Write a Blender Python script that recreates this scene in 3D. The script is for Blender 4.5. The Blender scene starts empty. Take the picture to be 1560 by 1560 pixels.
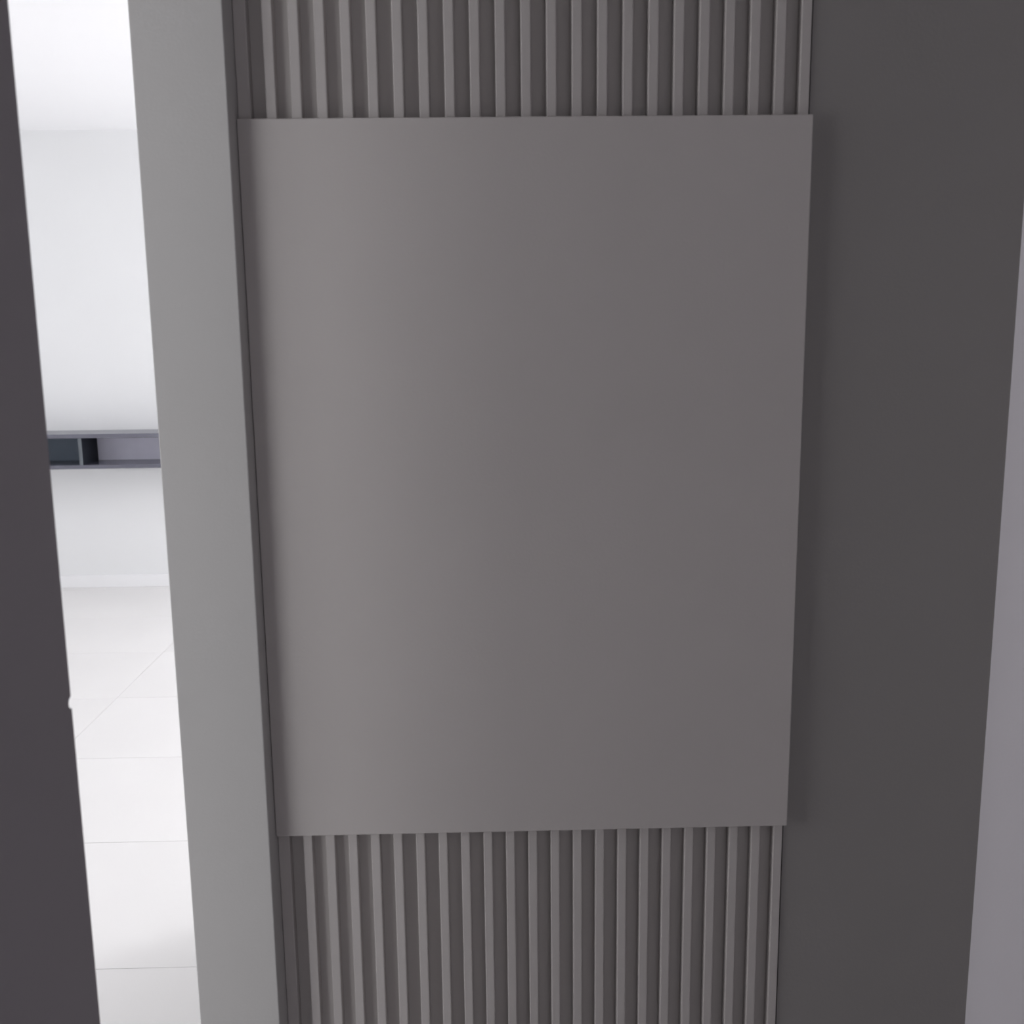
import bpy, bmesh, math
from mathutils import Vector, Matrix

# ------------------------------------------------------------------ camera
sc = bpy.context.scene
PITCH, ROLL, YAW = 0.17399148, -0.01192966, 0.01987128
CAM_H = 1.45
fw = Vector((math.sin(YAW) * math.cos(PITCH), math.cos(YAW) * math.cos(PITCH), -math.sin(PITCH)))
rt0 = Vector((math.cos(YAW), -math.sin(YAW), 0))
up0 = rt0.cross(fw)
rt = rt0 * math.cos(ROLL) + up0 * math.sin(ROLL)
up = -rt0 * math.sin(ROLL) + up0 * math.cos(ROLL)
cam = bpy.data.cameras.new('camera')
cam.sensor_width = 36.0
cam.lens = 36.0 * 1562.0 / 1560.0
cam.clip_start = 0.02
cam.dof.use_dof = True
cam.dof.focus_distance = 2.0
cam.dof.aperture_fstop = 9.0
cam_o = bpy.data.objects.new('camera', cam)
m = Matrix((rt, up, -fw)).transposed().to_4x4()
m.translation = Vector((0, 0, CAM_H))
cam_o.matrix_world = m
sc.collection.objects.link(cam_o)
sc.camera = cam_o

# ------------------------------------------------------------------ light
sc.view_settings.view_transform = 'Standard'
sc.view_settings.look = 'None'
sc.view_settings.gamma = 1.0
sc.view_settings.use_curve_mapping = False
sc.view_settings.exposure = 0.0

world = bpy.data.worlds.new('daylight')
world.use_nodes = True
world.node_tree.nodes['Background'].inputs[0].default_value = (0.80, 0.88, 1.0, 1)
world.node_tree.nodes['Background'].inputs[1].default_value = 0.6
sc.world = world


def area(name, loc, rot, sx, sy, power, col):
    li = bpy.data.lights.new(name, 'AREA')
    li.shape = 'RECTANGLE'
    li.size, li.size_y = sx, sy
    li.energy = power
    li.color = col
    o = bpy.data.objects.new(name, li)
    o.location = loc
    o.rotation_euler = rot
    sc.collection.objects.link(o)
    return o


YB_REAR = -1.57
# daylight through the living room's window (right end); side and rear lights added for the hall
area('window_daylight', (3.96, 4.95, 1.35), (0, math.radians(94), 0), 1.9, 1.0, 232, (0.97, 0.97, 1.0))
area('added_side_light', (-3.17, 0.35, 1.35), (0, math.radians(-90), 0), 1.9, 1.7, 28, (0.98, 0.98, 1.0))
area('added_rear_light', (-2.25, YB_REAR, 1.35), (math.radians(90), 0, 0), 1.6, 1.9, 24, (0.97, 0.98, 1.0))


# ------------------------------------------------------------------ materials
def mat(name, col, rough=0.6, var=0.03, scale=6.0, bump=0.0, bscale=400.0, spec=0.3):
    m = bpy.data.materials.new(name)
    m.use_nodes = True
    nt = m.node_tree
    b = nt.nodes['Principled BSDF']
    b.inputs['Roughness'].default_value = rough
    b.inputs['Specular IOR Level'].default_value = spec
    tc = nt.nodes.new('ShaderNodeTexCoord')
    n = nt.nodes.new('ShaderNodeTexNoise')
    n.inputs['Scale'].default_value = scale
    n.inputs['Detail'].default_value = 4
    nt.links.new(tc.outputs['Object'], n.inputs['Vector'])
    r = nt.nodes.new('ShaderNodeValToRGB')
    r.color_ramp.elements[0].position = 0.3
    r.color_ramp.elements[1].position = 0.7
    r.color_ramp.elements[0].color = tuple(c * (1 - var) for c in col) + (1,)
    r.color_ramp.elements[1].color = tuple(min(1, c * (1 + var)) for c in col) + (1,)
    nt.links.new(n.outputs['Fac'], r.inputs['Fac'])
    nt.links.new(r.outputs['Color'], b.inputs['Base Color'])
    if bump:
        n2 = nt.nodes.new('ShaderNodeTexNoise')
        n2.inputs['Scale'].default_value = bscale
        n2.inputs['Detail'].default_value = 3
        nt.links.new(tc.outputs['Object'], n2.inputs['Vector'])
        bp = nt.nodes.new('ShaderNodeBump')
        bp.inputs['Strength'].default_value = bump
        bp.inputs['Distance'].default_value = 0.002
        nt.links.new(n2.outputs['Fac'], bp.inputs['Height'])
        nt.links.new(bp.outputs['Normal'], b.inputs['Normal'])
    return m


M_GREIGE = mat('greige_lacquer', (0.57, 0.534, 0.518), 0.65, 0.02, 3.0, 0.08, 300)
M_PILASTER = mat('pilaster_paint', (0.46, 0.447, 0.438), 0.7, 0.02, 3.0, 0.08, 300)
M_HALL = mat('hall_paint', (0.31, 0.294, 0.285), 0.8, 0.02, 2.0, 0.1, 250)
M_RIGHT = mat('lilac_grey_paint', (0.82, 0.78, 0.825), 0.8, 0.02, 2.0, 0.1, 250)
M_LEAF = mat('grey_leaf', (0.385, 0.362, 0.38), 0.7, 0.03, 3.0, 0.08, 300)
M_WHITE = mat('white_wall_paint', (0.84, 0.845, 0.85), 0.85, 0.01, 2.0)
M_CEIL = mat('white_ceiling_paint', (0.90, 0.90, 0.91), 0.9, 0.005, 2.0)
M_BASE = mat('white_lacquered_baseboard', (0.90, 0.90, 0.91), 0.4, 0.005, 2.0)
M_TILE = mat('pale_porcelain', (0.80, 0.785, 0.775), 0.35, 0.02, 1.5, 0, 0, 0.4)
M_GROUT = mat('pale_grout', (0.74, 0.73, 0.72), 0.9, 0.02, 20.0)
M_SHELF = mat('slate_lilac_laminate', (0.09, 0.09, 0.125), 0.2, 0.03, 10.0, 0, 0, 0.9)
M_BACK_LIT = mat('lit_back_laminate', (0.76, 0.75, 0.88), 0.5, 0.03, 10.0)  # right back panel: window light put into the colour
M_BACK_SHADED = mat('shaded_back_laminate', (0.12, 0.15, 0.19), 0.5, 0.03, 10.0)  # left back panel: shade behind the divider put into the colour
M_BLACK = mat('blue_black_laminate', (0.004, 0.006, 0.012), 0.7, 0.03, 10.0)
M_EDGE = mat('pale_grey_edging', (0.13, 0.145, 0.16), 0.5, 0.02, 10.0)
M_FRAME = mat('white_window_frame', (0.8, 0.8, 0.8), 0.4, 0.01, 5.0)
M_GLASS = bpy.data.materials.new('window_glass')
M_GLASS.use_nodes = True
_b = M_GLASS.node_tree.nodes['Principled BSDF']
_b.inputs['Transmission Weight'].default_value = 1.0
_b.inputs['Roughness'].default_value = 0.0
_b.inputs['IOR'].default_value = 1.45


# ------------------------------------------------------------------ helpers
def add_box(bm, x0, x1, y0, y1, z0, z1):
    vs = [bm.verts.new((x, y, z)) for x in (x0, x1) for y in (y0, y1) for z in (z0, z1)]
    for f in ((0, 1, 3, 2), (4, 6, 7, 5), (0, 4, 5, 1), (2, 3, 7, 6), (0, 2, 6, 4), (1, 5, 7, 3)):
        bm.faces.new([vs[i] for i in f])


def bevel_all(bm, w, seg=2):
    bmesh.ops.bevel(bm, geom=bm.edges[:], offset=w, segments=seg, profile=0.5, affect='EDGES')


def boxes(*bs, bevel=0.0, seg=2):
    bm = bmesh.new()
    for b in bs:
        add_box(bm, *b)
    if bevel:
        bevel_all(bm, bevel, seg)
    bmesh.ops.recalc_face_normals(bm, faces=bm.faces[:])
    return bm


def obj(name, bm, material, parent=None):
    me = bpy.data.meshes.new(name)
    bm.to_mesh(me)
    bm.free()
    me.materials.append(material)
    o = bpy.data.objects.new(name, me)
    sc.collection.objects.link(o)
    if parent:
        o.parent = parent
    return o


def struct(name, bm, material, parent=None, label=None):
    o = obj(name, bm, material, parent)
    if not parent:
        o['kind'] = 'structure'
    if label:
        o['label'] = label
    return o


def thing(name, loc, label, cat):
    o = bpy.data.objects.new(name, None)
    o.location = loc
    o.empty_display_size = 0.1
    o['label'] = label
    o['category'] = cat
    sc.collection.objects.link(o)
    return o


# ------------------------------------------------------------------ setting
H = 2.562            # ceiling height
YF = 5.92            # far wall
XL, XR = -3.20, 4.00  # ends of the bright room
YB = -1.60           # rear wall
Y_PIL = 1.16         # front of the pilaster
Y_WALL = 1.2245       # wall behind the slats
Y_WALL_R = 1.2075     # the same wall right of the slats, a little less deep
X_PIL0, X_PIL1 = -0.374, -0.2755
X_RIGHT = 0.616
X_LEAF, Y_LEAF = -0.352, 0.82
Y_BLOCK = 2.543      # rear face of the walled block behind the slats

# floor slab with separate large porcelain tiles
fl = struct('floor', boxes((XL - .15, XR + .15, YB - .15, YF + .15, -0.12, -0.0025)), M_GROUT,
            label='pale floor of large porcelain tiles with thin joints')
T, TX = 0.61, 1.20
TY0 = 2.188
edges_y = sorted(e for e in [TY0 + T * i for i in range(-8, 9)] if YB + .05 < e < YF - .05)
edges_y = [YB] + edges_y + [YF]
edges_x = []
e = -0.34
while e > XL + .05:
    edges_x.append(e)
    e -= TX
e = -0.34 + TX
while e < XR - .05:
    edges_x.append(e)
    e += TX
edges_x = [XL] + sorted(edges_x) + [XR]
cache = {}
g = 0.0009
for i in range(len(edges_x) - 1):
    for j in range(len(edges_y) - 1):
        w = edges_x[i + 1] - edges_x[i] - 2 * g
        d = edges_y[j + 1] - edges_y[j] - 2 * g
        key = (round(w, 4), round(d, 4))
        if key not in cache:
            t = obj('tile', boxes((-w / 2, w / 2, -d / 2, d / 2, -0.0025, 0.0), bevel=0.0006, seg=1), M_TILE, fl)
            cache[key] = t.data
        else:
            t = bpy.data.objects.new('tile', cache[key])
            sc.collection.objects.link(t)
            t.parent = fl
        t.location = ((edges_x[i] + edges_x[i + 1]) / 2, (edges_y[j] + edges_y[j + 1]) / 2, 0)

struct('ceiling', boxes((XL - .15, XR + .15, YB - .15, YF + .15, H, H + .12)), M_CEIL,
       label='smooth white ceiling')
struct('wall_far', boxes((XL - .15, XR + .15, YF, YF + .15, 0, H)), M_WHITE,
       label='white far wall carrying the long shelf')
UX0, UX1 = -3.10, -1.40
struct('wall_rear', boxes((XL - .15, UX0, YB - .15, YB, 0, H), (UX1, XR + .15, YB - .15, YB, 0, H),
                          (UX0, UX1, YB - .15, YB, 0, .35), (UX0, UX1, YB - .15, YB, 2.35, H)), M_WHITE)
# left side wall with an opening for the added window
WY0, WY1, WZ0, WZ1 = -0.55, 1.25, 0.35, 2.35
struct('wall_side', boxes((XL - .15, XL, YB, WY0, 0, H), (XL - .15, XL, WY1, YF, 0, H),
                          (XL - .15, XL, WY0, WY1, 0, WZ0), (XL - .15, XL, WY0, WY1, WZ1, H)), M_WHITE)
# right end wall with its window opening
VY0, VY1, VZ0, VZ1 = 4.40, 5.50, 0.35, 2.35
struct('wall_end', boxes((XR, XR + .15, Y_BLOCK, VY0, 0, H), (XR, XR + .15, VY1, YF, 0, H),
                         (XR, XR + .15, VY0, VY1, 0, VZ0), (XR, XR + .15, VY0, VY1, VZ1, H)), M_WHITE)


def window(name, x0, y0, y1, z0, z1):
    f = .05
    w = struct(name, boxes((x0, x0 + .05, y0, y0 + f, z0, z1), (x0, x0 + .05, y1 - f, y1, z0, z1),
                           (x0, x0 + .05, y0 + f, y1 - f, z0, z0 + f), (x0, x0 + .05, y0 + f, y1 - f, z1 - f, z1),
                           (x0, x0 + .05, (y0 + y1) / 2 - .02, (y0 + y1) / 2 + .02, z0 + f, z1 - f)), M_FRAME)
    ym = (y0 + y1) / 2
    struct('pane', boxes((x0 + .02, x0 + .026, y0 + f, ym - .02, z0 + f, z1 - f)), M_GLASS, w)
    struct('pane', boxes((x0 + .02, x0 + .026, ym + .02, y1 - f, z0 + f, z1 - f)), M_GLASS, w)
    return w


window('window_1', XR + .08, VY0, VY1, VZ0, VZ1)
window('added_window_2', XL - .13, WY0, WY1, WZ0, WZ1)  # unseen window, added to light the hall from the left
w3 = window('added_window_3', -.05, UX0, UX1, WZ0, WZ1)  # unseen rear window, added to broaden the light on the board
w3.rotation_euler = (0, 0, math.radians(-90))   # local y runs along the rear wall
w3.location = (0, YB - .09, 0)

# hall shell
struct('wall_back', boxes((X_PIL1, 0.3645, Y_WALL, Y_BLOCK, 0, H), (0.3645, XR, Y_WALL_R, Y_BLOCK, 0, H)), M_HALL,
       label='grey hall wall behind and right of the slatted panel')
struct('trim_1', boxes((X_PIL0, X_PIL1, Y_PIL, Y_BLOCK, 0, H), bevel=0.0012), M_PILASTER,
       label='pale grey pilaster between the bright doorway and the slats')
struct('wall_right', boxes((X_RIGHT, X_RIGHT + .10, YB, Y_WALL_R, 0, H)), M_RIGHT,
       label='lilac grey hall side wall at the right edge')
struct('wall_left', boxes((X_LEAF - .10, X_LEAF, -0.45, -0.004, 0, H)), M_HALL)

# open door leaf at the left: free edge towards the bright room, a small latch notch in it
z_n, r_n, d_n = 1.151, 0.0052, 0.0055
prof = [(Y_LEAF, 0.006)]
for i in range(9):
    t = math.pi * i / 8
    prof.append((Y_LEAF - d_n * math.sin(t), z_n - r_n * math.cos(t)))
prof.append((Y_LEAF, H - .004))
bm = bmesh.new()
rows = [[bm.verts.new(c) for c in ((X_LEAF, 0.0, z), (X_LEAF, y, z), (X_LEAF - .040, y, z), (X_LEAF - .040, 0.0, z))]
        for y, z in prof]
for lo, hi in zip(rows[:-1], rows[1:]):
    for q in range(4):
        bm.faces.new((lo[q], lo[(q + 1) % 4], hi[(q + 1) % 4], hi[q]))
bm.faces.new(rows[0][::-1])
bm.faces.new(rows[-1])
bmesh.ops.recalc_face_normals(bm, faces=bm.faces[:])
door = struct('door_1', bm, M_LEAF, label='dark grey open door leaf at the left edge, latch notch in its edge')

# baseboard of the far wall
bm = boxes((XL, XR, YF - .014, YF, 0.0, 0.072), bevel=0.002)
struct('baseboard_far', bm, M_BASE, label='low white baseboard along the far wall')

# ------------------------------------------------------------------ slatted panel
Y_SLAT = 1.205
sp = thing('slatted_panel', (0.045, Y_WALL, 0.0),
           'tall grey fluted wall panel of narrow vertical slats behind the large blank board', 'wall panel')
ox, oy = 0.045, Y_WALL
SX0, SX1 = -0.2754, 0.3642
YB_FRONT = 1.2220
obj('backing', boxes((SX0 - ox, SX1 - ox, YB_FRONT - oy, Y_WALL - oy, 0, H)), M_GREIGE, sp)
PITCH_S, W_S, E0 = 0.02836, 0.0112, -0.2611
slat_me = None
s = obj('slat', boxes((SX0, E0, Y_SLAT - oy, YB_FRONT - oy, 0.0, H), bevel=0.0012, seg=2), M_GREIGE, sp)
s.location = (-ox, 0, 0)
for k in range(1, 23):
    xr = E0 + PITCH_S * k
    if slat_me is None:
        s = obj('slat', boxes((-W_S / 2, W_S / 2, Y_SLAT - oy, YB_FRONT - oy, 0.0, H), bevel=0.0012, seg=2), M_GREIGE, sp)
        slat_me = s.data
    else:
        s = bpy.data.objects.new('slat', slat_me)
        sc.collection.objects.link(s)
        s.parent = sp
    s.location = (xr - W_S / 2 - ox, 0, 0)

# blank board in front of the slats
PX0, PX1, PZ0, PZ1 = -0.2751, 0.3655, 0.8334, 1.6850
Y_PAN = 1.195
bm = boxes((PX0, PX1, Y_PAN, Y_SLAT, PZ0, PZ1), bevel=0.0012, seg=2)
for v in bm.verts:
    v.co -= Vector((0.0455, Y_SLAT, PZ0))
cp = obj('cover_board', bm, M_GREIGE)
cp.location = (0.0455, Y_SLAT, PZ0)
cp['label'] = 'large blank matte grey board mounted flat over the vertical slats'
cp['category'] = 'board'

# ------------------------------------------------------------------ far shelf
SXa, SXb = -3.02, -1.25
SY = 5.68
sh = thing('wall_shelf', ((SXa + SXb) / 2, YF, 0.73),
           'long low slate lilac box shelf with open compartments on the white far wall', 'shelf')


def shp(name, x0, x1, y0, y1, z0, z1, material, parent=sh, label=None):
    o = obj(name, boxes((x0, x1, y0, y1, z0, z1), bevel=0.001, seg=1), material, parent)
    o.location = (-(SXa + SXb) / 2, -YF, -0.73)
    if label:
        o['label'] = label
    return o


shp('top_board', SXa, SXb, SY, YF, 0.900, 0.923, M_SHELF)
shp('bottom_board', SXa, SXb, SY, YF, 0.730, 0.751, M_SHELF)
shp('side_panel', SXa, SXa + .018, SY, YF, 0.751, 0.900, M_SHELF)
shp('side_panel', SXb - .018, SXb, SY, YF, 0.751, 0.900, M_SHELF)
shp('back_panel', SXa + .018, -2.265, YF - .010, YF, 0.751, 0.900, M_BACK_SHADED, label='back panel, dark slate with the divider shade in its colour')
shp('back_panel', -2.265, SXb - .018, YF - .010, YF, 0.751, 0.900, M_BACK_LIT, label='back panel, lilac grey with the window light in its colour')
dv = shp('divider', -2.274, -2.256, SY + .004, YF - .010, 0.751, 0.900, M_BLACK, label='blue black divider')
es = obj('edge_strip', boxes((-2.274, -2.256, SY, SY + .004, 0.751, 0.900)), M_EDGE, dv)
es['label'] = 'pale grey front edge'
